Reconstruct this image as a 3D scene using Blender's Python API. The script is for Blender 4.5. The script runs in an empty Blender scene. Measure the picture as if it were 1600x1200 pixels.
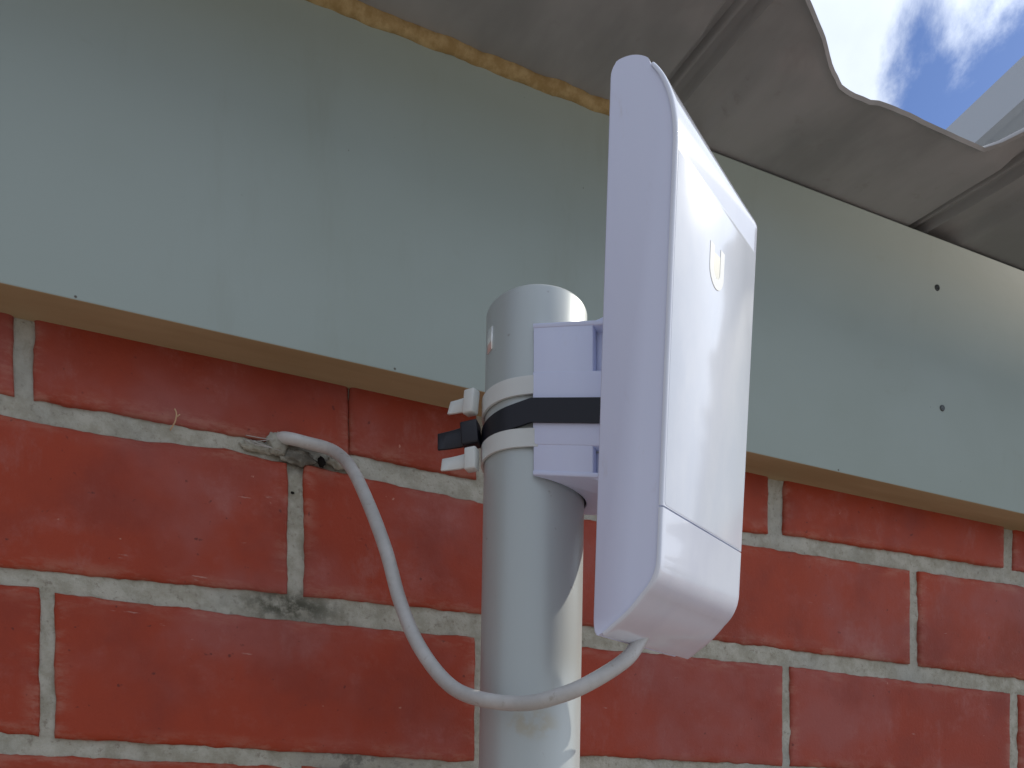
import bpy, bmesh, math, random
from mathutils import Vector, noise
random.seed(7)
rad = math.radians
C = bpy.context.scene.collection
ZC = 2.05                       # camera height above the ground

# ---------------------------------------------------------------- camera
YAW = 67.8908                   # optical axis, degrees from the +X direction of the wall
cam_d = bpy.data.cameras.new('camera')
cam = bpy.data.objects.new('camera', cam_d); C.objects.link(cam)
cam.location = (0, 0, ZC)
cam.rotation_euler = (rad(90), 0, rad(YAW - 90))
cam_d.sensor_width = 36; cam_d.lens = 36 * 1300 / 1600
cam_d.shift_y = 745 / 1600
cam_d.clip_start = 0.01; cam_d.clip_end = 3000
bpy.context.scene.camera = cam

# ---------------------------------------------------------------- light
SUN_AZ = -2.2                   # degrees from +X (negative: in front of the wall plane)
SUN_EL = 39.0
sd = Vector((math.cos(rad(SUN_AZ)) * math.cos(rad(SUN_EL)), math.sin(rad(SUN_AZ)) * math.cos(rad(SUN_EL)), math.sin(rad(SUN_EL))))
sun_d = bpy.data.lights.new('sun', 'SUN'); sun_d.energy = 3.2; sun_d.angle = rad(0.5); sun_d.color = (1.0, 0.93, 0.82)
sun = bpy.data.objects.new('sun', sun_d); C.objects.link(sun)
sun.location = (3, -2, 6); sun.rotation_euler = sd.to_track_quat('Z', 'Y').to_euler()

w = bpy.data.worlds.new('World'); bpy.context.scene.world = w; w.use_nodes = True
nt = w.node_tree; nt.nodes.clear()
def N(t, **k):
    n = nt.nodes.new(t)
    for a, b in k.items(): setattr(n, a, b)
    return n
out = N('ShaderNodeOutputWorld'); bg = N('ShaderNodeBackground')
sky = N('ShaderNodeTexSky', sky_type='NISHITA', sun_disc=False)
sky.sun_elevation = rad(SUN_EL); sky.sun_rotation = rad(90 - SUN_AZ)
tc = N('ShaderNodeTexCoord')
def wnoise(scale, detail, rough, off, dist=0.0):
    m = N('ShaderNodeMapping'); m.inputs['Location'].default_value = off
    n = N('ShaderNodeTexNoise'); n.inputs['Scale'].default_value = scale; n.inputs['Detail'].default_value = detail
    n.inputs['Roughness'].default_value = rough; n.inputs['Distortion'].default_value = dist
    nt.links.new(tc.outputs['Generated'], m.inputs['Vector']); nt.links.new(m.outputs[0], n.inputs['Vector'])
    return n.outputs['Fac']
def wmath(op, a, b, clamp=False):
    n = N('ShaderNodeMath', operation=op); n.use_clamp = clamp
    for i, v in enumerate((a, b)):
        if isinstance(v, (int, float)): n.inputs[i].default_value = v
        else: nt.links.new(v, n.inputs[i])
    return n.outputs[0]
# broken cloud cover with blue gaps
big = wnoise(1.3, 3, .5, (6.4, 3.3, 1.9))
fine = wnoise(5.0, 9, .62, (1.3, .2, 2.2), .3)
gap = N('ShaderNodeVectorMath', operation='DOT_PRODUCT'); gv = Vector((.9396, .6977, .985)).normalized()
nt.links.new(tc.outputs['Generated'], gap.inputs[0]); gap.inputs[1].default_value = gv
gp = N('ShaderNodeMapRange', interpolation_type='SMOOTHSTEP'); nt.links.new(gap.outputs['Value'], gp.inputs[0])
gp.inputs[1].default_value = .991; gp.inputs[2].default_value = .9990; gp.inputs[3].default_value = -.02; gp.inputs[4].default_value = .28
cov = wmath('SUBTRACT', wmath('ADD', wmath('MULTIPLY', big, .45), wmath('MULTIPLY', fine, .75)), gp.outputs[0])
mr = N('ShaderNodeMapRange', interpolation_type='SMOOTHSTEP'); nt.links.new(cov, mr.inputs[0])
mr.inputs[1].default_value = .43; mr.inputs[2].default_value = .56
shade = wnoise(3.0, 6, .55, (5.3, 2.2, 7.4))
cr = N('ShaderNodeMapRange'); nt.links.new(shade, cr.inputs[0])
cr.inputs[1].default_value = .3; cr.inputs[2].default_value = .7; cr.inputs[3].default_value = 6.5; cr.inputs[4].default_value = 10.5
cc = N('ShaderNodeVectorMath', operation='SCALE'); cc.inputs[0].default_value = (.86, .95, 1.12); 
sdot = N('ShaderNodeVectorMath', operation='DOT_PRODUCT'); nt.links.new(tc.outputs['Generated'], sdot.inputs[0]); sdot.inputs[1].default_value = sd
fwd_ = N('ShaderNodeMapRange', interpolation_type='SMOOTHSTEP'); nt.links.new(sdot.outputs['Value'], fwd_.inputs[0])
fwd_.inputs[1].default_value = 0.0; fwd_.inputs[2].default_value = 1.0; fwd_.inputs[3].default_value = .75; fwd_.inputs[4].default_value = 1.7
nt.links.new(wmath('MULTIPLY', cr.outputs[0], fwd_.outputs[0]), cc.inputs['Scale'])
skm = N('ShaderNodeVectorMath', operation='MULTIPLY'); nt.links.new(sky.outputs[0], skm.inputs[0]); skm.inputs[1].default_value = (.80, 1.05, 1.55)
mix = N('ShaderNodeMix', data_type='RGBA'); nt.links.new(mr.outputs[0], mix.inputs['Factor'])
nt.links.new(skm.outputs[0], mix.inputs['A']); nt.links.new(cc.outputs[0], mix.inputs['B'])
nt.links.new(mix.outputs['Result'], bg.inputs['Color']); bg.inputs['Strength'].default_value = .08
nt.links.new(bg.outputs[0], out.inputs['Surface'])

vs = bpy.context.scene.view_settings
vs.view_transform = 'Standard'; vs.look = 'None'; vs.gamma = 1; vs.use_curve_mapping = False
vs.exposure = 0.0
bpy.context.scene.cycles.max_bounces = 8

# ---------------------------------------------------------------- materials
class Mat:
    def __init__(s, name, rough=.6, spec=.5, metal=0.0):
        s.m = bpy.data.materials.new(name); s.m.use_nodes = True; s.t = s.m.node_tree
        s.b = s.t.nodes['Principled BSDF']; s.b.inputs['Roughness'].default_value = rough
        s.b.inputs['Specular IOR Level'].default_value = spec; s.b.inputs['Metallic'].default_value = metal
        s.g = s.t.nodes.new('ShaderNodeNewGeometry')
    def n(s, t, **k):
        n = s.t.nodes.new(t)
        for a, b in k.items(): setattr(n, a, b)
        return n
    def l(s, a, b): s.t.links.new(a, b)
    def noise(s, scale, detail=4, rough=.55, stretch=(1, 1, 1), off=(0, 0, 0), dist=0):
        mp = s.n('ShaderNodeMapping'); mp.inputs['Scale'].default_value = stretch; mp.inputs['Location'].default_value = off
        s.l(s.g.outputs['Position'], mp.inputs['Vector'])
        n = s.n('ShaderNodeTexNoise'); n.inputs['Scale'].default_value = scale; n.inputs['Detail'].default_value = detail
        n.inputs['Roughness'].default_value = rough; n.inputs['Distortion'].default_value = dist
        s.l(mp.outputs[0], n.inputs['Vector']); return n.outputs['Fac']
    def rng(s, v, a, b, c=0, d=1):
        r = s.n('ShaderNodeMapRange', interpolation_type='SMOOTHSTEP'); s.l(v, r.inputs[0])
        for i, q in enumerate((a, b, c, d)): r.inputs[i + 1].default_value = q
        return r.outputs[0]
    def mul(s, a, b):
        n = s.n('ShaderNodeMath', operation='MULTIPLY')
        for i, v in enumerate((a, b)):
            if isinstance(v, (int, float)): n.inputs[i].default_value = v
            else: s.l(v, n.inputs[i])
        return n.outputs[0]
    def mix(s, f, a, b):
        n = s.n('ShaderNodeMix', data_type='RGBA')
        if isinstance(f, (int, float)): n.inputs['Factor'].default_value = f
        else: s.l(f, n.inputs['Factor'])
        for k, v in (('A', a), ('B', b)):
            if isinstance(v, tuple): n.inputs[k].default_value = (*v, 1)
            else: s.l(v, n.inputs[k])
        return n.outputs['Result']
    def spot(s, p, r0, r1, sx=1, sz=1):
        """a stain of its own shape round a point"""
        v = s.n('ShaderNodeVectorMath', operation='SUBTRACT'); s.l(s.g.outputs['Position'], v.inputs[0]); v.inputs[1].default_value = p
        m = s.n('ShaderNodeVectorMath', operation='MULTIPLY'); s.l(v.outputs[0], m.inputs[0]); m.inputs[1].default_value = (sx, 1, sz)
        q = s.n('ShaderNodeVectorMath', operation='LENGTH'); s.l(m.outputs[0], q.inputs[0])
        return s.rng(q.outputs['Value'], r0, r1, 1, 0)
    def col(s, c):
        if isinstance(c, tuple): s.b.inputs['Base Color'].default_value = (*c, 1)
        else: s.l(c, s.b.inputs['Base Color'])
    def bump(s, h, strength, dist):
        b = s.n('ShaderNodeBump'); b.inputs['Strength'].default_value = strength; b.inputs['Distance'].default_value = dist
        s.l(h, b.inputs['Height']); s.l(b.outputs[0], s.b.inputs['Normal'])

FYM = .4656
CHIPS = [(-.0454, .2809), (.1169, .2811), (.4423, .2808)]
def build_materials():
    M = {}
    m = Mat('brick_red', .62, .35)                     # dry pressed red brick, dusty bloom and lime scuffs
    c = m.mix(m.rng(m.noise(9, 5, .6), .35, .7), (.345, .045, .013), (.235, .035, .014))
    oi = m.n('ShaderNodeObjectInfo')
    c = m.mix(m.mul(oi.outputs['Random'], .55), c, (.30, .034, .012))
    c = m.mix(m.mul(m.rng(m.noise(11, 4, .6, off=(3, 1, 2)), .45, .72), .50), c, (.31, .11, .10))
    c = m.mix(m.mul(m.rng(m.noise(26, 6, .7, off=(9, 1, 5)), .52, .78), .35), c, (.42, .19, .17))
    tcn = m.n('ShaderNodeTexCoord'); sep = m.n('ShaderNodeSeparateXYZ'); m.l(tcn.outputs['Generated'], sep.inputs[0])
    def edge(sock, wd):      # 1 at both ends of the face, 0 inside: where mortar film was left by the layer
        a = m.n('ShaderNodeMath', operation='SUBTRACT'); m.l(sock, a.inputs[0]); a.inputs[1].default_value = .5
        b = m.n('ShaderNodeMath', operation='ABSOLUTE'); m.l(a.outputs[0], b.inputs[0]); return m.rng(b.outputs[0], .5 - wd, .5)
    ez = edge(sep.outputs['Z'], .16); ex = edge(sep.outputs['X'], .05)
    mx = m.n('ShaderNodeMath', operation='MAXIMUM'); m.l(ez, mx.inputs[0]); m.l(ex, mx.inputs[1])
    film = m.mul(mx.outputs[0], m.rng(m.noise(75, 7, .72, (.6, 1, 1.6), (7, 2, 3)), .44, .64))
    c = m.mix(m.mul(film, .32), c, (.46, .27, .20))
    c = m.mix(m.mul(m.rng(m.noise(38, 7, .75, (1, 1, .55), (2, 9, 4)), .54, .74), .28), c, (.36, .17, .15))
    c = m.mix(m.mul(m.rng(m.noise(16, 5, .6, off=(8, 3, 8)), .50, .72), .5), c, (.20, .030, .018))
    c = m.mix(m.rng(m.noise(170, 3, .5, off=(1, 1, 1)), .75, .80, 0, .6), c, (.50, .25, .18))
    c = m.mix(m.rng(m.noise(95, 4, .6, (.45, 1, 2.2), (4, 4, 4)), .70, .78, 0, .5), c, (.50, .33, .28))
    c = m.mix(m.rng(m.noise(240, 2, .5, off=(2, 7, 1)), .70, .80, 0, .7), c, (.08, .015, .012))
    m.col(c); m.bump(m.noise(420, 6, .65), .35, .0009); M['brick'] = m.m
    m = Mat('mortar_grey', .9, .2)
    c = m.mix(m.rng(m.noise(90, 8, .68), .32, .68), (.32, .305, .24), (.47, .455, .385))
    c = m.mix(m.rng(m.noise(300, 4, .6), .56, .72, 0, .7), c, (.22, .19, .15))
    c = m.mix(m.mul(m.rng(m.noise(14, 4, .6, off=(5, 5, 1)), .45, .75), .6), c, (.36, .37, .34))
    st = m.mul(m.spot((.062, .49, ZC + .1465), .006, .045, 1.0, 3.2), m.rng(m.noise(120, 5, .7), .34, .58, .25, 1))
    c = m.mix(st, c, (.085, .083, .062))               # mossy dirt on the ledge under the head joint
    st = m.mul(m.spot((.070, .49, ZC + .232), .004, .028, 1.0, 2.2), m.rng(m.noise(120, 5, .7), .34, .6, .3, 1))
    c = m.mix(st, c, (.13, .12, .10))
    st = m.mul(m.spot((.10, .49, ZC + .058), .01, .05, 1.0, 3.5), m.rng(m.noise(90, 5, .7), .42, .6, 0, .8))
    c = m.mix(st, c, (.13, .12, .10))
    m.col(c); m.bump(m.noise(330, 7, .7), .7, .0015); M['mortar'] = m.m
    m = Mat('fascia_paint', .6, .16)
    c = m.mix(m.rng(m.noise(5, 4, .6), .3, .7), (.325, .385, .355), (.355, .42, .40))
    c = m.mix(m.rng(m.noise(55, 5, .65, (.5, 1, 1)), .62, .8, 0, .35), c, (.30, .33, .29))
    c = m.mix(m.rng(m.noise(260, 2, .5, off=(3, 2, 1)), .76, .80, 0, .5), c, (.12, .11, .08))
    c = m.mix(m.rng(m.noise(22, 6, .7, (.12, 1, 2.5), (6, 2, 1)), .52, .80, 0, .16), c, (.40, .44, .40))   # brush marks
    c = m.mix(m.rng(m.noise(16, 6, .7, (1, 1, .18), (1, 8, 2)), .56, .80, 0, .30), c, (.24, .25, .20))      # rain dirt
    for (px_, pz_) in CHIPS: c = m.mix(m.spot((px_, FYM, ZC + pz_), .0003, .0010), c, (.10, .09, .075))
    m.col(c); m.bump(m.noise(240, 5, .6, (.4, 1, 1)), .06, .0005); M['fascia'] = m.m
    m = Mat('fascia_underside_timber', .75, .3)
    c = m.mix(m.rng(m.noise(40, 5, .6, (.15, 1, 1)), .3, .7), (.30, .21, .11), (.38, .28, .16))
    m.col(c); m.bump(m.noise(300, 5, .6, (.1, 1, 1)), .3, .0006); M['timber'] = m.m
    m = Mat('roof_steel', .5, .45)
    c = m.mix(m.rng(m.noise(9, 5, .65, (1, .3, 1)), .35, .66), (.275, .272, .262), (.40, .388, .378))
    c = m.mix(m.rng(m.noise(70, 5, .7), .58, .78, 0, .4), c, (.22, .19, .16))
    m.col(c); m.bump(m.noise(30, 3, .5), .25, .003); M['roof'] = m.m
    m = Mat('roof_top_pale', .5, .4); m.col((.55, .60, .66)); M['roof_pale'] = m.m
    m = Mat('foam_sealant', .85, .2)
    c = m.mix(m.rng(m.noise(120, 5, .65), .35, .7), (.36, .24, .10), (.52, .38, .19))
    m.col(c); m.bump(m.noise(250, 5, .6), .4, .001); M['foam'] = m.m
    m = Mat('pole_paint', .42, .45, .30)
    c = m.mix(m.rng(m.noise(20, 5, .6, (1, 1, .15)), .35, .7), (.47, .515, .51), (.54, .58, .57))
    c = m.mix(m.rng(m.noise(180, 3, .6, off=(2, 2, 2)), .70, .78, 0, .6), c, (.25, .24, .22))
    c = m.mix(m.mul(m.spot((.150, .345, ZC + .062), .004, .013, .8, 1.4), m.rng(m.noise(150, 4, .6), .35, .6)), c, (.46, .45, .38))
    m.col(c); m.bump(m.noise(90, 3, .5, (1, 1, .08)), .12, .0008); M['pole'] = m.m
    m = Mat('antenna_body_plastic', .42, .5)
    c = m.mix(m.rng(m.noise(14, 5, .6, (1, 1, .25)), .3, .7), (.66, .72, .95), (.73, .79, .98))
    c = m.mix(m.rng(m.noise(120, 5, .7, (1, 1, .35)), .60, .82, 0, .35), c, (.52, .50, .52))
    m.col(c); m.bump(m.noise(900, 2, .5), .06, .0002); M['white_body'] = m.m
    m = Mat('antenna_front_plastic', .13, .5)
    c = m.mix(m.rng(m.noise(24, 6, .6, (1, 1, .5), (4, 4, 4)), .38, .66), (.66, .70, .80), (.72, .76, .85))
    c = m.mix(m.rng(m.noise(60, 5, .6, (1, 1, .25), (1, 4, 4)), .55, .8, 0, .35), c, (.80, .84, .88))
    m.col(c); m.b.inputs['Coat Weight'].default_value = .6; m.b.inputs['Coat Roughness'].default_value = .04; M['white_front'] = m.m
    m = Mat('antenna_face_gloss', .17, .5)
    c = m.mix(m.rng(m.noise(30, 6, .6, (1, 1, .5), (2, 4, 4)), .38, .66), (.74, .80, .90), (.82, .87, .95))
    m.col(c); m.b.inputs['Coat Weight'].default_value = .45; m.b.inputs['Coat Roughness'].default_value = .10
    m.bump(m.noise(30, 3, .5), .12, .001); M['panel'] = m.m
    m = Mat('logo_white', .2, .6); m.col((.97, .98, .93)); M['logo'] = m.m
    m = Mat('logo_counter_grey', .4, .4); m.col((.60, .62, .55)); M['logo_grey'] = m.m  # grey colour of the counter inside the U
    m = Mat('nylon_white', .38, .5); m.col((.64, .67, .65)); m.b.inputs['Subsurface Weight'].default_value = .25
    m.b.inputs['Subsurface Radius'].default_value = (.003, .003, .003); m.b.inputs['Subsurface Scale'].default_value = 1; M['nylon'] = m.m
    m = Mat('nylon_black', .42, .45); m.col((.008, .008, .014)); M['nylon_black'] = m.m
    m = Mat('cable_jacket', .42, .45)
    c = m.mix(m.rng(m.noise(60, 4, .6), .35, .7), (.43, .425, .41), (.53, .525, .51))
    c = m.mix(m.rng(m.noise(200, 4, .6, off=(2, 2, 2)), .62, .75, 0, .7), c, (.30, .27, .22))
    m.col(c); M['cable'] = m.m
    m = Mat('steel_nail', .5, .5, .6); m.col((.09, .10, .10)); M['nail'] = m.m
    m = Mat('lit_spot_white', .12, .9, .5); m.col((.96, .97, .96)); M['lit_spot'] = m.m  # shiny white for the bright lit spot put on the pipe
    m = Mat('dark_void', .9, .1); m.col((.012, .010, .009)); M['dark'] = m.m
    m = Mat('web_silk', .7, .2); m.col((.42, .40, .37)); M['web'] = m.m
    m = Mat('dry_straw', .8, .2); m.col((.50, .33, .20)); M['straw'] = m.m
    m = Mat('ground_paving', .85, .2)
    c = m.mix(m.rng(m.noise(3, 6, .6), .3, .7), (.27, .245, .22), (.34, .31, .28))
    m.col(c); m.bump(m.noise(80, 5, .6), .4, .004); M['ground'] = m.m
    return M
M = build_materials()

# ---------------------------------------------------------------- helpers
def tag(o, label=None, cat=None, group=None, kind=None):
    if label: o['label'] = label
    if cat: o['category'] = cat
    if group: o['group'] = group
    if kind: o['kind'] = kind
    return o
def empty(name, loc=(0, 0, 0)):
    o = bpy.data.objects.new(name, None); C.objects.link(o); o.location = loc; o.empty_display_size = .05; return o
def mesh_obj(name, verts, faces, mat, parent=None, smooth=False, zo=True):
    me = bpy.data.meshes.new(name)
    me.from_pydata([(v[0], v[1], v[2] + (ZC if zo else 0)) for v in verts], [], faces)
    bm = bmesh.new(); bm.from_mesh(me); bmesh.ops.recalc_face_normals(bm, faces=bm.faces); bm.to_mesh(me); bm.free()
    for p in me.polygons: p.use_smooth = smooth
    for m_ in (mat if isinstance(mat, list) else [mat]): me.materials.append(m_)
    o = bpy.data.objects.new(name, me); C.objects.link(o)
    if parent:
        o.parent = parent
        if parent.type == 'EMPTY' or True: o.matrix_parent_inverse = par_inv(parent)
    return o
def par_inv(p):
    m = p.matrix_parent_inverse @ p.matrix_basis if p.parent else p.matrix_basis
    q = p.parent
    if q: m = q.matrix_basis @ m
    return m.inverted()
def bevel(o, wd, seg=2, ang=35):
    b = o.modifiers.new('bevel', 'BEVEL'); b.width = wd; b.segments = seg; b.limit_method = 'ANGLE'; b.angle_limit = rad(ang)
    b.harden_normals = False
    for p in o.data.polygons: p.use_smooth = True
    e = o.modifiers.new('split', 'EDGE_SPLIT'); e.split_angle = rad(50)
    return o
class G:
    def __init__(s): s.v = []; s.f = []
    def add(s, vs_, fs):
        k = len(s.v); s.v += [tuple(v) for v in vs_]; s.f += [tuple(i + k for i in f) for f in fs]
    def prism(s, poly, fn, a, b):
        """poly: 2D outline, fn(p, q)->3D, extruded from a to b"""
        n = len(poly); vs_ = [fn(p, a) for p in poly] + [fn(p, b) for p in poly]
        s.add(vs_, [tuple(range(n)), tuple(range(2 * n - 1, n - 1, -1))] + [(i, (i + 1) % n, n + (i + 1) % n, n + i) for i in range(n)])
    def box(s, x0, x1, y0, y1, z0, z1):
        s.prism([(x0, y0), (x1, y0), (x1, y1), (x0, y1)], lambda p, q: (p[0], p[1], q), z0, z1)
    def obj(s, name, mat, parent=None, smooth=False): return mesh_obj(name, s.v, s.f, mat, parent, smooth)
def lerp_table(t, x):
    if x <= t[0][0]: return t[0][1]
    for (a, b), (c, d) in zip(t[:-1], t[1:]):
        if x <= c: return b + (d - b) * (x - a) / (c - a)
    return t[-1][1]
def spline(P, m=8):
    P = [Vector(p) for p in P]; Q = [2 * P[0] - P[1]] + P + [2 * P[-1] - P[-2]]; o = []
    for i in range(1, len(Q) - 2):
        p0, p1, p2, p3 = Q[i - 1:i + 3]
        for k in range(m):
            t = k / m
            o.append(.5 * ((2 * p1) + (p2 - p0) * t + (2 * p0 - 5 * p1 + 4 * p2 - p3) * t * t + (3 * p1 - p0 - 3 * p2 + p3) * t ** 3))
    return o + [P[-1]]
def tube(g, path, r, n=16):
    path = [Vector(p) for p in path]; up = None; rings = []
    for i, p in enumerate(path):
        t = (path[min(i + 1, len(path) - 1)] - path[max(i - 1, 0)]).normalized()
        if up is None: up = t.orthogonal().normalized()
        up = (up - t * up.dot(t)).normalized(); s_ = t.cross(up); rr = r(i / (len(path) - 1)) if callable(r) else r
        rings.append([p + (up * math.cos(2 * math.pi * k / n) + s_ * math.sin(2 * math.pi * k / n)) * rr for k in range(n)])
    vs_ = [v for q in rings for v in q]; fs = []
    for i in range(len(rings) - 1):
        for k in range(n): fs.append((i * n + k, i * n + (k + 1) % n, (i + 1) * n + (k + 1) % n, (i + 1) * n + k))
    fs.append(tuple(range(n))[::-1]); fs.append(tuple((len(rings) - 1) * n + k for k in range(n)))
    g.add(vs_, fs)

# ---------------------------------------------------------------- ground
gr = mesh_obj('ground', [(-600, -600, 0), (600, -600, 0), (600, 600, 0), (-600, 600, 0)], [(0, 1, 2, 3)], M['ground'], zo=False)
tag(gr, kind='structure')

# ---------------------------------------------------------------- house
WY = .4906                      # front of the brickwork
FY = .4656                      # front of the fascia board
house = empty('brick_house', (1.5, 2.0, 0))
tag(house, 'red brick house wall with grey green fascia board under ribbed metal roof', 'house')
X0, X1 = -1.6, 4.2

# wall: mortar bed surface, bricks seated in it
def mortar_wall():
    vs_, fs = [], []
    xs = [-1.6, -.6] + [-.6 + i * .004 for i in range(1, 376)] + [1.2, 4.2]
    xs = sorted(set(round(x, 5) for x in xs)); zs = [-ZC] + [-.1 + i * .004 for i in range(0, 98)] + [.47]
    nx = len(xs)
    for z in zs:
        for x in xs:
            d = .0022 + .0011 * noise.fractal(Vector((x * 90, z * 90, 3)), .6, 2, 4)
            d += .0012 * noise.noise(Vector((x * 14, z * 14, 1)))
            vs_.append((x, WY + d, z))
    for j in range(len(zs) - 1):
        for i in range(nx - 1): fs.append((j * nx + i, j * nx + i + 1, (j + 1) * nx + i + 1, (j + 1) * nx + i))
    g = G(); g.add(vs_, fs); g.box(X0, X1, WY + .008, WY + .23, -ZC, .46)
    return g.obj('wall', M['mortar'], house, True)
wall = mortar_wall()

def brick_geo(g, x0, x1, zb, zt, nx, nz, seed):
    """zb, zt: bottom and top edge heights as functions of x"""
    rnd = random.Random(seed); tiltx = rnd.uniform(-.0006, .0006); proud = rnd.uniform(-.0003, .0005)
    vs_ = []
    def P(i, j, shrink=0, back=0):
        u, v = i / nx, j / nz
        # crowd the samples towards the edges
        uu = u; x = x0 + (x1 - x0) * uu
        xx = min(max(x, x0 + shrink), x1 - shrink)
        lo, hi = zb(x) + shrink, zt(x) - shrink; z = lo + (hi - lo) * v
        e = Vector((x * 60 + seed, z * 60, seed * 1.7))
        if j in (0, nz): z += .0008 * noise.fractal(e, .7, 2, 4) + .0003 * noise.fractal(e * 5, .5, 2, 3)
        if i in (0, nx): xx += .0007 * noise.fractal(e + Vector((5, 5, 5)), .7, 2, 4) + .0003 * noise.fractal(e * 5, .5, 2, 3)
        y = WY - proud + tiltx * (2 * u - 1) + .00045 * noise.noise(Vector((x * 25, z * 25, seed))) + back
        return (xx, y, z)
    for j in range(nz + 1):
        for i in range(nx + 1):
            b = i in (0, nx) or j in (0, nz)
            vs_.append(P(i, j, .0011 if b else .0011, .0004 if b else 0))
    fs = [(j * (nx + 1) + i, j * (nx + 1) + i + 1, (j + 1) * (nx + 1) + i + 1, (j + 1) * (nx + 1) + i) for j in range(nz) for i in range(nx)]
    ring = [(i, 0) for i in range(nx)] + [(nx, j) for j in range(nz)] + [(i, nz) for i in range(nx, 0, -1)] + [(0, j) for j in range(nz, 0, -1)]
    k1 = len(vs_); vs_ += [P(i, j, 0, .0014) for i, j in ring]; k2 = len(vs_); vs_ += [P(i, j, 0, .011) for i, j in ring]; n = len(ring)
    idx = [j * (nx + 1) + i for i, j in ring]
    for a in range(n):
        b = (a + 1) % n
        fs.append((idx[a], idx[b], k1 + b, k1 + a)); fs.append((k1 + a, k1 + b, k2 + b, k2 + a))
    g.add(vs_, fs)

Cb = [(-.0673, .2387), (.0395, .2387), (.105, .2402), (.1616, .2394), (.3816, .2369), (.4165, .2403), (.6413, .2457), (.9, .2440)]
Bt = [(-.3, .228), (-.0821, .2278), (-.026, .2261), (.0279, .2304), (.0595, .2286), (.0714, .2296), (.1616, .2252), (.3816, .2273), (.5408, .2298), (.6543, .2329), (.9, .231)]
Bb = [(-.3, .150), (-.0821, .1499), (-.009, .152), (.0567, .1534), (.0743, .1537), (.1696, .1551), (.3551, .1561), (.5374, .1556), (.6543, .1542), (.9, .153)]
At = [(-.3, .141), (-.0821, .1411), (-.0655, .1415), (-.0568, .1396), (.0567, .138), (.1696, .1396), (.3316, .1422), (.4142, .1432), (.6683, .1412), (.9, .141)]
Ab = [(-.3, .066), (-.0821, .0658), (-.0568, .064), (.0567, .0633), (.1696, .0618), (.2489, .0696), (.4113, .0703), (.9, .069)]
Dt = [(-.3, .055), (-.0821, .0547), (.0567, .0542), (.25, .056), (.4, .059), (.9, .058)]
T = lambda t: (lambda x: lerp_table(t, x))
K = lambda c: (lambda x: c)
rows = [
    (T(Cb), K(.322), [-.795, -.555, -.314, -.0741, (-.0673, .0956), (.0961, .1755), (.1835, .4014), (.4154, .6443), (.6566, .888)]),
    (T(Bb), T(Bt), [(-.1795, .0602), (.0696, .3005), (.310, .5394), (.5483, .7795)]),
    (T(Ab), T(At), [(-.302, -.0647), (-.0576, .1745), (.1835, .4142), (.4212, .6528), (.6628, .894)]),
    (K(-.0215), T(Dt), [(-.174, .058), (.068, .298), (.308, .537), (.547, .777)]),
    (K(-.1075), K(-.0315), [(-.300, -.064), (-.055, .175), (.184, .415), (.424, .654), (.664, .894)]),
]
sd_i = 1
def fill(lst, lo, hi):
    """extend a measured row with standard 230 mm bricks on both sides"""
    l = [b for b in lst if isinstance(b, tuple)]
    a = l[0][0] - .009
    while a > lo: l.insert(0, (a - .231, a)); a -= .240
    b = l[-1][1] + .009
    while b < hi: l.append((b, b + .231)); b += .240
    return l
for zb, zt, lst in rows:
    for (a, b) in fill(lst, -.9, 1.5):
        g = G(); near = -.35 < a < .9
        n_ = max(2, int((b - a) / (.0028 if near else .03)))
        brick_geo(g, a, b, zb, zt, n_, 26 if near else 3, sd_i)
        o = g.obj('brick', M['brick'], wall, True); sd_i += 1
# the rest of the wall down to the ground and out to both sides
g = G()
r = 0; z = -.1165
while z > -ZC:
    zt_ = z; zb_ = max(z - .076, -ZC); off = 0 if r % 2 else .120
    x = X0 + off
    while x < X1:
        x2 = min(x + .231, X1); brick_geo(g, x, x2, K(zb_), K(zt_), 2, 1, sd_i); sd_i += 1; x += .240
    z -= .086; r += 1
for k in range(5):
    zt_ = (.322, .2285, .141, .056, -.0315)[k]; zb_ = zt_ - .077
    for (lo, hi) in ((X0, -1.16), (1.78, X1)):
        x = lo + (.12 if k % 2 else 0)
        while x < hi - .05:
            x2 = min(x + .231, hi); brick_geo(g, x, x2, K(zb_), K(zt_), 2, 1, sd_i); sd_i += 1; x += .240
o = g.obj('brickwork', M['brick'], wall, True); o['kind'] = 'stuff'

# broken mortar lump and hole where the cable leaves the wall
g = G()
import itertools
def lump(g, c, rx, ry, rz, seed, n=14):
    vs_, fs = [], []
    for i in range(n + 1):
        th = math.pi * i / n
        for k in range(n * 2):
            ph = math.pi * k / n
            d = Vector((math.sin(th) * math.cos(ph), math.sin(th) * math.sin(ph), math.cos(th)))
            s_ = 1 + .35 * noise.fractal(d * 2.2 + Vector((seed, 0, 0)), .7, 2, 4)
            vs_.append((c[0] + d.x * rx * s_, c[1] + d.y * ry * s_, c[2] + d.z * rz * s_))
    for i in range(n):
        for k in range(n * 2): fs.append((i * n * 2 + k, i * n * 2 + (k + 1) % (n * 2), (i + 1) * n * 2 + (k + 1) % (n * 2), (i + 1) * n * 2 + k))
    g.add(vs_, fs)
lump(g, (.0545, .4900, .2375), .0055, .0035, .0065, 1); lump(g, (.066, .4915, .2325), .010, .0030, .0042, 2)
lump(g, (.0905, .4905, .2335), .0085, .0030, .0036, 3); lump(g, (.045, .4915, .2345), .010, .0022, .0032, 4)
g.obj('mortar_lump', M['mortar'], wall, True)
g = G(); lump(g, (.0795, .4898, .2318), .0022, .0012, .0030, 8, 8); g.obj('hole', M['dark'], wall, True)
g = G(); lump(g, (.0632, .4912, .2118), .0011, .0007, .0007, 9, 8)
g.obj('hole', M['dark'], wall, True)

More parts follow.
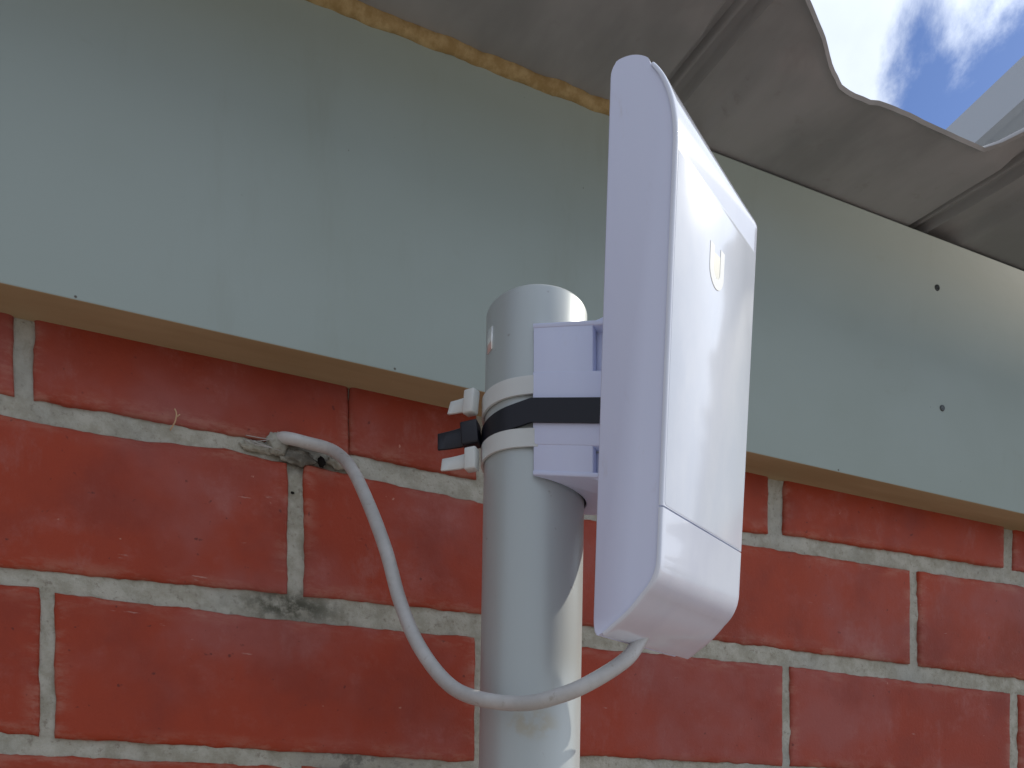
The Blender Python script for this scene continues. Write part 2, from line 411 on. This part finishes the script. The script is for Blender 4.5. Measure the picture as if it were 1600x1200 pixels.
# fascia board
g = G(); g.box(X0, X1, FY, WY + .03, .2793, .4755)
fas = g.obj('fascia_board', [M['fascia'], M['timber']], house)
fas.data.materials
for p in fas.data.polygons:
    if abs(p.normal.z) > .9: p.material_index = 1
bevel(fas, .0009, 2)
for (x, z) in ((.5387, .4366), (.5441, .3460)):
    g = G(); vs_ = []; 
    for r_, y in ((.0024, FY - .00035), (.0021, FY - .0008), (.0012, FY - .0006), (.0002, FY - .0003)):
        vs_ += [(x + r_ * math.cos(k * math.pi / 8), y, z + r_ * math.sin(k * math.pi / 8)) for k in range(16)]
    fs = [(a * 16 + k, a * 16 + (k + 1) % 16, (a + 1) * 16 + (k + 1) % 16, (a + 1) * 16 + k) for a in range(3) for k in range(16)] + [tuple(range(48, 64))]
    vs_ += [(x + .0024 * math.cos(k * math.pi / 8), FY + .001, z + .0024 * math.sin(k * math.pi / 8)) for k in range(16)]
    fs += [(k, (k + 1) % 16, 64 + (k + 1) % 16, 64 + k) for k in range(16)]
    g.add(vs_, fs); g.obj('nail', M['nail'], fas, True)

# roof: ribbed steel sheet, pitch 0.2, running perpendicular to the wall
PER = .2376
YE = .3835                      # lower edge of the sheet
# lower edge outline over one bay (offset past the lap channel, y): the pans stop short, the ribs run out further
EDGE = [(-.120, .3832), (-.0275, .3838), (-.0220, .3740), (-.0150, .3560), (-.006, .3440), (.006, .3400), (.020, .3420), (.0300, .3470), (.0420, .3545), (.0600, .3655), (.0760, .3758), (.0880, .3826), (.1000, .3832), (.1176, .3832)]
def roof():
    vs_, fs = [], []
    k0 = int((X0 - .275) / PER); k1 = int((X1 - .275) / PER)
    ss = [-.1176 + i * .006 for i in range(14)] + [-.034, -.030, -.0275, -.025, -.022, -.018, -.014, -.010, -.006, -.003, -.001, .0005, .0015, .003, .0055, .0075, .0085, .0095, .0105, .0125, .015, .017, .0185, .0195, .0205, .0215,
          .023, .027, .032, .037, .042, .046, .049, .051, .053, .055, .058, .062, .066, .070, .074, .078, .082, .086, .089, .092, .096, .101, .107, .113]
    def sm(x): x = max(0, min(1, x)); return x * x * (3 - 2 * x)
    def relief(s_, y):
        """height of the sheet over its pan"""
        h = 0
        g1 = sm((s_ + .001) / .004) * sm((.0205 - s_) / .0025)                  # lap channel with a bead in it
        bead = sm((s_ - .0075) / .0015) * sm((.0125 - s_) / .0015)
        h += .0085 * g1 - .0042 * bead
        out_ = sm((.392 - y) / .016)                                              # the rib shoulder spreads to the right where it runs out
        r_end = .053 + .026 * out_
        h += (.0068 - .0015 * out_) * sm((s_ - .0195) / .003) * sm((r_end - s_) / (.011 + .008 * out_))
        left = sm((s_ + .024) / .014) * sm((.002 - s_) / .003) * out_
        return h + .004 * left - .0022 * math.sin(max(0, min(1, (s_ - .055) / .165)) * math.pi) * sm((FY - y) / .05)
    ts = [0, .006, .02, .05, .09, .13, .18, .23, .29, .35, .42, .5, .6, .7, .8, .9, 1.0, 1.15, 1.6, 2.6, 7, 18, 34]
    for t in ts:
        row = [(.275 + k * PER + s_, s_) for k in range(k0, k1) for s_ in ss]
        for x, s_ in row:
            ye = lerp_table(EDGE, s_) - .012 * sm((.264 - x) / .02) * (s_ < 0) + .0012 * noise.noise(Vector((x * 60, 1, 1)))
            y = ye + (.46 - ye) * t if t <= 1 else FY + (t - 1) * .09
            fl = sm((.42 - y) / .05)
            dn = .0014 * noise.noise(Vector((x * 15, y * 18, 4))) + .0010 * noise.noise(Vector((x * 38, y * 20, 7))) * fl
            curl = -.0028 * max(0, 1 - (y - ye) / .006) ** 2 if t < .1 else 0
            vs_.append((x, y, .4772 + .2 * (y - FY) + relief(s_, y) + dn * (1 if y < FY + .02 else .3) + curl))
        nx = len(row)
    for j in range(len(ts) - 1):
        for i in range(nx - 1): fs.append((j * nx + i, j * nx + i + 1, (j + 1) * nx + i + 1, (j + 1) * nx + i))
    o = mesh_obj('roof', vs_, fs, M['roof'], house, True)
    s_ = o.modifiers.new('thick', 'SOLIDIFY'); s_.thickness = .0022; s_.offset = -1 if o.data.polygons[0].normal.z < 0 else 1
    e = o.modifiers.new('split', 'EDGE_SPLIT'); e.split_angle = rad(50)
    return o
roof_o = roof()
# rafters behind the fascia closing the roof space
g = G(); g.box(X0, X1, WY + .03, WY + .07, .2793, .4700); g.obj('wall_plate', M['timber'], house)

# expanding foam squeezed out along the top of the fascia
g = G(); path = []
for i in range(230):
    x = -.35 + i * (.279 + .35) / 229
    path.append((x, FY - .0012 + .0012 * noise.noise(Vector((x * 70, 0, 0))), .4768 + .0012 * noise.noise(Vector((x * 55, 3, 0)))))
k0 = len(g.v); tube(g, path, .0052, 14)
g.v = [(v[0], v[1] - .0013 * noise.fractal(Vector((v[0] * 70, v[1] * 90, v[2] * 90)), .6, 2, 3), v[2] + .0009 * noise.fractal(Vector((v[0] * 60 + 9, v[1] * 90, v[2] * 90)), .6, 2, 3)) for v in g.v]
g.obj('foam_sealant', M['foam'], roof_o, True)

# upper storey set back on the roof
g = G(); g.box(2.2, 4.2, 1.30, 3.6, 2.118, 2.150); g.box(2.17, 2.199, 1.28, 3.6, 2.10, 2.22); g.box(2.203, 4.2, 1.27, 1.297, 2.10, 2.22)
up = g.obj('upper_eave', M['roof_pale'], house)
g = G(); g.box(2.6, 4.1, 1.75, 3.4, .55, 2.115); g.obj('upper_wall', M['fascia'], house)

# ---------------------------------------------------------------- pole
PT, PB = Vector((.16165, .3662, .2615)), Vector((.1587, .3673, .0754))
ax = (PT - PB).normalized(); R_ = .0242
def pole_at(z): return PB + ax * ((z - PB.z) / ax.z)
pole = empty('mounting_pole', (pole_at(-ZC).x, pole_at(-ZC).y, 0))
tag(pole, 'upright grey painted metal pipe standing in front of the brick wall', 'pole')
g = G(); n = 96; vs_, fs = [], []
prof_p = [(R_, -ZC), (R_, .02), (R_, .16), (R_, .2600), (R_ - .0004, .2609), (R_ - .0012, .2611), (R_ - .0018, .2608), (R_ - .0020, .2595), (R_ - .0020, .0)]
for r_, z in prof_p:
    c = pole_at(z)
    for k in range(n):
        a = 2 * math.pi * k / n; rr = r_ + (.00012 * noise.noise(Vector((math.cos(a) * 2, math.sin(a) * 2, z * 8))) if z > 0 else 0)
        vs_.append((c.x + rr * math.cos(a), c.y + rr * math.sin(a), z))
for j in range(len(prof_p) - 1):
    for k in range(n): fs.append((j * n + k, j * n + (k + 1) % n, (j + 1) * n + (k + 1) % n, (j + 1) * n + k))
g.add(vs_, fs); g.obj('pipe', M['pole'], pole, True)
def curved_patch(name, a0, a1, z0, z1, rr, mat, parent):
    g = G(); m_ = 8; vs_, fs = [], []
    for r_ in (rr, rr - .0006):
        for j in (0, 1):
            z = (z0, z1)[j]; c = pole_at(z)
            for k in range(m_ + 1):
                a = a0 + (a1 - a0) * k / m_; vs_.append((c.x + r_ * math.cos(a), c.y + r_ * math.sin(a), z))
    q = m_ + 1
    for k in range(m_):
        fs.append((k, k + 1, q + k + 1, q + k)); fs.append((2 * q + k, 3 * q + k, 3 * q + k + 1, 2 * q + k + 1))
        fs.append((k, 2 * q + k, 2 * q + k + 1, k + 1)); fs.append((q + k, q + k + 1, 3 * q + k + 1, 3 * q + k))
    fs += [(0, q, 3 * q, 2 * q), (m_, 2 * q + m_, 3 * q + m_, q + m_)]
    g.add(vs_, fs); return g.obj(name, mat, parent, True)
# angle of the direction that points from the pole towards the camera, and round from there
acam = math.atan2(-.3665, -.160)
o = curved_patch('lit_spot', acam - rad(69), acam - rad(57), .2385, .2490, R_ + .0005, M['lit_spot'], pole)  # glossy white patch added in place of a small lit spot
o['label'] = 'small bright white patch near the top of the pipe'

# ---------------------------------------------------------------- antenna
O = Vector((.1764, .2825, .085)); D1 = Vector((.8500, .5212, .0770)).normalized(); UP = Vector((-.0223, -.1105, .9936)).normalized()
UP = (UP - D1 * UP.dot(D1)).normalized(); D2 = UP.cross(D1).normalized()
if D2.y < 0: D2 = -D2
WD, TH, HT, AT, BT, RF, CH = .0836, .0300, .2218, .026, .0389, .0185, .0255
def L(w_, d, h): return O + D1 * w_ + D2 * d + UP * h
SEAM = .0530
def side_profile(AT, BT, HT, n=14):
    """outline of a side, back bottom -> front -> back top: (d back from the front, h up)"""
    P = []
    def rnd(A, V, B, r_, n):
        A, V, B = Vector(A), Vector(V), Vector(B); u = (A - V).normalized(); w_ = (B - V).normalized()
        d = r_ / math.tan(u.angle(w_) / 2); p0, p1 = V + u * d, V + w_ * d
        for k in range(n + 1):
            t = k / n; P.append(((1 - t) ** 2 * p0 + 2 * t * (1 - t) * V + t * t * p1))
    P.append(Vector((TH, .0135)))
    rnd((TH, HT), (TH, 0), (0, CH), .0060, 8)
    b0 = P[-1].copy(); kb = len(P)
    for k in range(1, 8): P.append(b0)
    rnd((TH, 0), (0, CH), (0, HT), RF, n)
    b1 = P[kb + 7]; nb = Vector((-(b0 - b1).y, (b0 - b1).x)).normalized()
    if nb.y > 0: nb = -nb
    for k in range(1, 8): P[kb + k - 1] = b0.lerp(b1, k / 8) + nb * .0008 * math.sin(math.pi * k / 8)
    y0 = P[-1].y
    for k in range(1, 5): P.append(Vector((0, y0 + (SEAM - .00035 - y0) * k / 4)))
    iseam = len(P) - 1
    for k in range(0, 20): P.append(Vector((0, SEAM + .00035 + (HT - BT - SEAM - .00035) * k / 20)))
    for k in range(n * 2 + 1):
        t = rad(180 - 90 * k / (n * 2)); P.append(Vector((AT + AT * math.cos(t), HT - BT + BT * math.sin(t))))
    for k in range(1, 4): P.append(Vector((AT + (TH - .004 - AT) * k / 3, HT)))
    for k in range(1, 6):
        t = rad(90 - 90 * k / 5); P.append(Vector((TH - .004 + .004 * math.cos(t), HT - .004 + .004 * math.sin(t))))
    return P, iseam
def inset(P, off):
    Q = []
    for i, p in enumerate(P):
        a, b = P[max(i - 1, 0)], P[min(i + 1, len(P) - 1)]; t = (b - a).normalized(); nrm = Vector((t.y, -t.x))
        Q.append(p + nrm * off * (max(0, min(1, (TH - .0015 - p.x) / .003)) if p.y < HT * .6 else max(0, min(1, (.0135 - p.x) / .003))))
    return Q
NP, ISL = side_profile(AT, BT, HT); FPR, _ = side_profile(.014, .0095, .2025)
def prf(w_, off=0):
    f = w_ / WD; P = [a.lerp(b, f) for a, b in zip(NP, FPR)]
    return inset(P, off) if off else P
ant = empty('wireless_antenna', tuple(L(WD / 2, TH, HT / 2) + Vector((0, 0, ZC))))
tag(ant, 'white flat panel wireless antenna with U logo strapped to the grey pole', 'antenna')
# housing (back shell), its unseen far side cut inward to let sun past onto the pole
g = G(); vs_, fs = [], []; sl = [.0005, .0012, .02, .04, .06, WD - .0012, WD - .0005]; npf = len(NP)
for w_ in sl:
    for p in prf(w_, .0016):
        ww = w_ - (.42 * max(0, p.x - .004) * (w_ / WD) ** 3); e_ = .0007 if w_ in (sl[0], sl[-1]) else 0
        vs_.append(L(ww, p.x - (e_ if p.x > TH - .002 else 0), p.y))
for a in range(len(sl) - 1):
    for i in range(npf): j = (i + 1) % npf; fs.append((a * npf + i, a * npf + j, (a + 1) * npf + j, (a + 1) * npf + i))
fs.append(tuple(range(npf))); fs.append(tuple(range((len(sl) - 1) * npf, len(sl) * npf)))
g.add(vs_, fs); hs = g.obj('housing', M['white_body'], ant, True); e = hs.modifiers.new('split', 'EDGE_SPLIT'); e.split_angle = rad(45)
def shell(name, idx, mat, parent):
    g = G()
    ws = [0, .00015, .0004, .0008, .0014, .004, WD * .25, WD * .5, WD * .75, WD - .004, WD - .0014, WD - .0008, WD - .0004, WD - .00015, WD]
    def crown(w_):       # rounded long edges of the cover
        e = min(w_, WD - w_); r_ = .0014
        return 0 if e >= r_ else (r_ - math.sqrt(max(r_ * r_ - (r_ - e) ** 2, 0))) * .8
    vs_, fs = [], []; nw = len(ws)
    cols = [(prf(w_), prf(w_, .001), w_) for w_ in ws]
    for i in idx:
        for P, Q, w_ in cols:
            nrm = Q[i] - P[i]; nrm = nrm.normalized() if nrm.length > 1e-6 else Vector((0, 0))
            p = P[i] + nrm * crown(w_); vs_.append(L(w_, p.x, p.y))
    for a in range(len(idx) - 1):
        for b in range(nw - 1): fs.append((a * nw + b, a * nw + b + 1, (a + 1) * nw + b + 1, (a + 1) * nw + b))
    k = len(vs_); I0, I1 = prf(0, .0016), prf(WD, .0016)
    for i in idx: vs_ += [L(0, I0[i].x, I0[i].y), L(WD, I1[i].x, I1[i].y)]
    for a in range(len(idx) - 1):
        fs.append((a * nw, (a + 1) * nw, k + 2 * a + 2, k + 2 * a)); fs.append((a * nw + nw - 1, k + 2 * a + 1, k + 2 * a + 3, (a + 1) * nw + nw - 1))
    fs.append(tuple(range(nw)) + (k + 1, k)); e = (len(idx) - 1) * nw; fs.append(tuple(range(e, e + nw)) + (k + 2 * len(idx) - 1, k + 2 * len(idx) - 2))
    g.add(vs_, fs); o = g.obj(name, mat, parent, True); e = o.modifiers.new('split', 'EDGE_SPLIT'); e.split_angle = rad(55); return o
lo_i = next(i for i, p in enumerate(NP) if p.x < TH - .0045); hi_i = max(i for i, p in enumerate(NP) if p.x < .0115)
fc = shell('front_cover', list(range(ISL + 1, hi_i + 1)), M['white_front'], ant)
pc = shell('port_cover', list(range(lo_i, ISL + 1)), M['white_front'], ant)
# U emblem, raised print on the front cover
def panel():             # glossy face panel set on the cover
    g = G(); a, b, c, d, r_ = .0018, WD - .0018, .0538, .1825, .002; pts = []
    for cx_, cz_, t0 in ((b - r_, c + r_, -90), (b - r_, d - r_, 0), (a + r_, d - r_, 90), (a + r_, c + r_, 180)):
        for k in range(5): t = rad(t0 + 22.5 * k); pts.append((cx_ + r_ * math.cos(t), cz_ + r_ * math.sin(t)))
    g.prism(pts, lambda p, q: L(p[0], q, p[1]), .0004, -.00010)
    bevel(g.obj('face_panel', M['panel'], ant), .00008, 2)
panel()
def logo():
    g = G(); cw_, ch_ = .0405, .1575; W2, H2, th = .0072, .0083, .0040
    outer, inner = [], []
    for k in range(17):
        t = math.pi + math.pi * k / 16; outer.append((cw_ + W2 * math.cos(t), ch_ - H2 + W2 + (W2) * math.sin(t)))
    for k in range(17):
        t = 2 * math.pi - math.pi * k / 16; inner.append((cw_ + (W2 - th) * math.cos(t), ch_ - H2 + W2 + (W2 - th) * math.sin(t)))
    poly = [(cw_ - W2, ch_ + H2 * .85)] + outer + [(cw_ + W2, ch_ + H2), (cw_ + W2 - th, ch_ + H2)] + inner + [(cw_ - W2 + th, ch_ + H2 * .85)]
    g.prism(poly, lambda p, q: L(p[0], q, p[1]), .0002, -.0003)
    o = g.obj('emblem', M['logo'], fc)
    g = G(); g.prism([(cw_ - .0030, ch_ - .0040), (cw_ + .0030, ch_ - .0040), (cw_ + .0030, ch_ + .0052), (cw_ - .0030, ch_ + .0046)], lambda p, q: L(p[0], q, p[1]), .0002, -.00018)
    g.obj('emblem_counter', M['logo_grey'], fc)  # grey fill between the arms of the U
logo()
# mount bracket: cradle reaching back to the pole
BA = Vector((.1792, .3079, 0)); BU = Vector((-.6486, .7614, 0)).normalized(); BW = Vector((.7614, .6486, 0)).normalized()
TIP = .0461; SH = .25
def Bp(u, w_, z): v = BA + BU * u + BW * w_; return (v.x, v.y, z - SH * (TIP - u))
def outline(inset):
    P = [(-.014, inset), (-.014, .048 - inset), (TIP, .048 - inset)]
    n_ = 14; cu, cw2, r_ = .0566, .024, .0247
    a0 = math.asin(min(1, (.024 - inset) / r_)); lim = math.acos((cu - TIP) / r_)
    a0 = min(a0, lim)
    for k in range(n_ + 1):
        a = a0 - 2 * a0 * k / n_; P.append((cu - r_ * math.cos(a), cw2 + r_ * math.sin(a)))
    P.append((TIP, inset)); return P
g = G()
bfn = lambda p, q: Bp(p[0], p[1], q)
g.prism(outline(.0060), bfn, .1745, .2407)                                    # core, recess floor
for z0, z1 in ((.1735, .1757), (.1872, .2198), (.2395, .2417)): g.prism(outline(0), bfn, z0, z1)
for w0, w1 in ((0.0003, .0045), (.0435, .0477)):                               # pole-side flanges and device-side posts
    g.prism([(TIP - .0290, w0), (TIP - .0002, w0), (TIP - .0002, w1), (TIP - .0290, w1)], bfn, .1738, .2414)
# flared feet where the cradle meets the housing
def foot(sgn, zt_):
    pts = [(-.013, zt_ + sgn * .024)] + [(-.004 + .026 * k / 10, zt_ + sgn * .020 * (1 - k / 10) ** 2.2) for k in range(11)] + [(.021, zt_ - sgn * .001), (-.013, zt_ - sgn * .001)]
    n_ = len(pts); vs_ = [Bp(p[0], .001, p[1]) for p in pts] + [Bp(p[0], .047, p[1]) for p in pts]
    g.add(vs_, [tuple(range(n_)), tuple(range(2 * n_ - 1, n_ - 1, -1))] + [(i, (i + 1) % n_, n_ + (i + 1) % n_, n_ + i) for i in range(n_)])
foot(-1, .1737); foot(1, .2415)
br = g.obj('mount_bracket', M['white_body'], ant); bevel(br, .0006, 2, 40)

# ---------------------------------------------------------------- cable ties
def hull_loop(off, zt, over):
    pts = []
    c = pole_at(zt)
    for k in range(72):
        a = 2 * math.pi * k / 72; pts.append((c.x + (R_ + off) * math.cos(a), c.y + (R_ + off) * math.sin(a)))
    for u, w_ in (((.0075, 0 - off), (.0075, .048 + off), (TIP, 0 - off), (TIP, .048 + off)) if over else ((.010, .007), (.010, .041))):
        v = BA + BU * u + BW * w_; pts.append((v.x, v.y))
    pts = sorted(set(pts))
    def half(ps):
        h = []
        for p in ps:
            while len(h) > 1 and (h[-1][0] - h[-2][0]) * (p[1] - h[-2][1]) - (h[-1][1] - h[-2][1]) * (p[0] - h[-2][0]) <= 0: h.pop()
            h.append(p)
        return h
    a, b = half(pts), half(pts[::-1]); return a[:-1] + b[:-1]
def resample(loop, m_):
    n_ = len(loop); seg = []; tot = 0
    for i in range(n_):
        a, b = loop[i], loop[(i + 1) % n_]; d = math.dist(a, b); seg.append((tot, d, a, b)); tot += d
    out_ = []
    for k in range(m_):
        t = tot * k / m_
        for s0, d, a, b in seg:
            if s0 <= t <= s0 + d and d > 0:
                f = (t - s0) / d; out_.append((a[0] + (b[0] - a[0]) * f, a[1] + (b[1] - a[1]) * f)); break
    return out_
def tie(label, zt, width, head, tail, mat, hsize, tw, group=None, lim_dz=0.0, over=False):
    t = empty('cable_tie', (head[0], head[1], head[2] + ZC)); tag(t, label, 'cable tie', group)
    inn, outl = resample(hull_loop(.0003, zt, over), 160), resample(hull_loop(.0015, zt, over), 160)
    g = G(); vs_ = []; m_ = len(inn)
    for i in range(m_):
        for (x, y) in (inn[i], outl[i]):
            u = (Vector((x, y, 0)) - BA).dot(BU); z = zt - SH * max(0, TIP - u) + lim_dz * max(0, u - TIP) / .02
            vs_ += [(x, y, z - width / 2), (x, y, z + width / 2)]
    fs = []
    for i in range(m_):
        j = (i + 1) % m_; a, b = i * 4, j * 4
        fs += [(a, a + 1, b + 1, b), (a + 2, b + 2, b + 3, a + 3), (a, b, b + 2, a + 2), (a + 1, a + 3, b + 3, b + 1)]
    g.add(vs_, fs); s_ = g.obj('strap', mat, t, True); e = s_.modifiers.new('split', 'EDGE_SPLIT'); e.split_angle = rad(50)
    H, Tl = Vector(head), Vector(tail); d = (Tl - H).normalized(); nz = Vector((0, 0, 1)); nz = (nz - d * nz.dot(d)).normalized(); sd_ = d.cross(nz)
    def blk(name, c, l_, t_, h_, b_):
        g = G(); vs2 = [c + d * (i * l_ / 2) + sd_ * (j * t_ / 2) + nz * (k * h_ / 2) for i in (-1, 1) for j in (-1, 1) for k in (-1, 1)]
        g.add(vs2, [(0, 1, 3, 2), (4, 6, 7, 5), (0, 4, 5, 1), (2, 3, 7, 6), (0, 2, 6, 4), (1, 5, 7, 3)])
        return bevel(g.obj(name, mat, t), b_, 2)
    blk('head', H, hsize[0], hsize[1], hsize[2], .0008)
    g = G(); m_ = 8; vs2 = []
    ln = (Tl - H).length
    for k in range(m_ + 1):
        f = k / m_; c = H + d * (ln * f) + sd_ * (.0006 * math.sin(f * 3)); w_ = tw * (1 - .08 * f); tilt = nz * 1.0 + sd_ * (.25 * f)
        for a, b in ((-1, -1), (1, -1), (1, 1), (-1, 1)): vs2.append(c + tilt * (b * w_ / 2) + sd_ * (a * .0007))
    fs = [(k * 4 + a, k * 4 + (a + 1) % 4, k * 4 + 4 + (a + 1) % 4, k * 4 + 4 + a) for k in range(m_) for a in range(4)] + [(0, 3, 2, 1), (m_ * 4, m_ * 4 + 1, m_ * 4 + 2, m_ * 4 + 3)]
    g.add(vs2, fs); bevel(g.obj('tail', mat, t), .0003, 1)
    return t
tie('upper white cable tie around pole and bracket, above the black tie', .2143, .0082, (.1303, .3723, .2170), (.1232, .3838, .2186), M['nylon'], (.0062, .0052, .0110), .0072, 'cable ties holding the antenna on the pole', .0008)
tie('wide black cable tie around pole and bracket, between two white ties', .2020, .0108, (.1310, .3742, .2026), (.1175, .3840, .2012), M['nylon_black'], (.0085, .0075, .0110), .0098, 'cable ties holding the antenna on the pole', -.0014, True)
tie('lower white cable tie around pole and bracket, below the black tie', .1905, .0082, (.1306, .3722, .1900), (.1192, .3833, .1902), M['nylon'], (.0060, .0052, .0104), .0070, 'cable ties holding the antenna on the pole', .0018)

# ---------------------------------------------------------------- network cable
cab = [(.1925, .3165, .1120), (.1915, .3173, .1014), (.1890, .3172, .0962), (.1802, .3132, .0867), (.1651, .3129, .0766), (.1526, .318, .0704), (.1391, .3278, .0674), (.1244, .3434, .071), (.1150, .3602, .0803),
       (.1065, .3777, .1005), (.1012, .3928, .1252), (.0970, .4042, .1533), (.0929, .4264, .1852), (.0895, .4547, .2152), (.0838, .4776, .2337), (.0706, .4851, .2391), (.0600, .4862, .2402), (.0562, .4900, .2408), (.0558, .4960, .2405)]
g = G(); tube(g, spline(cab, 10), .0034, 20)
cb = g.obj('network_cable', M['cable'], None, True)
tag(cb, 'grey network cable looping from a wall hole past the pole into the antenna', 'cable')

# small things caught on the bricks
g = G()
rnd = random.Random(5)
for k in range(5):
    a = Vector((.030 + rnd.random() * .012, WY - .0005, .2365 + rnd.random() * .004)); b = Vector((.048 + rnd.random() * .010, WY - .0028, .232 + rnd.random() * .008))
    m_ = (a + b) / 2 + Vector((0, -.0012, -.0015 * rnd.random())); tube(g, spline([a, m_, b], 5), .00022, 5)
for k in range(4):
    x = .036 + k * .004; tube(g, [(x, WY - .001, .2375), (x + .003, WY - .002, .2335)], .00014, 4)
tag(g.obj('cobweb', M['web'], None, True), 'wispy grey cobweb on the mortar joint left of the cable', 'cobweb')
g = G(); tube(g, spline([(-.0020, WY - .0005, .2345), (.0005, WY - .003, .2385), (.0012, WY - .0045, .2425), (.0003, WY - .005, .2445)], 5), .0004, 6)
tube(g, spline([(.0008, WY - .0035, .2405), (.0030, WY - .004, .2425)], 4), .0003, 6)
tag(g.obj('straw', M['straw'], None, True), 'tiny dry straw stuck to the mortar joint near left edge', 'straw')
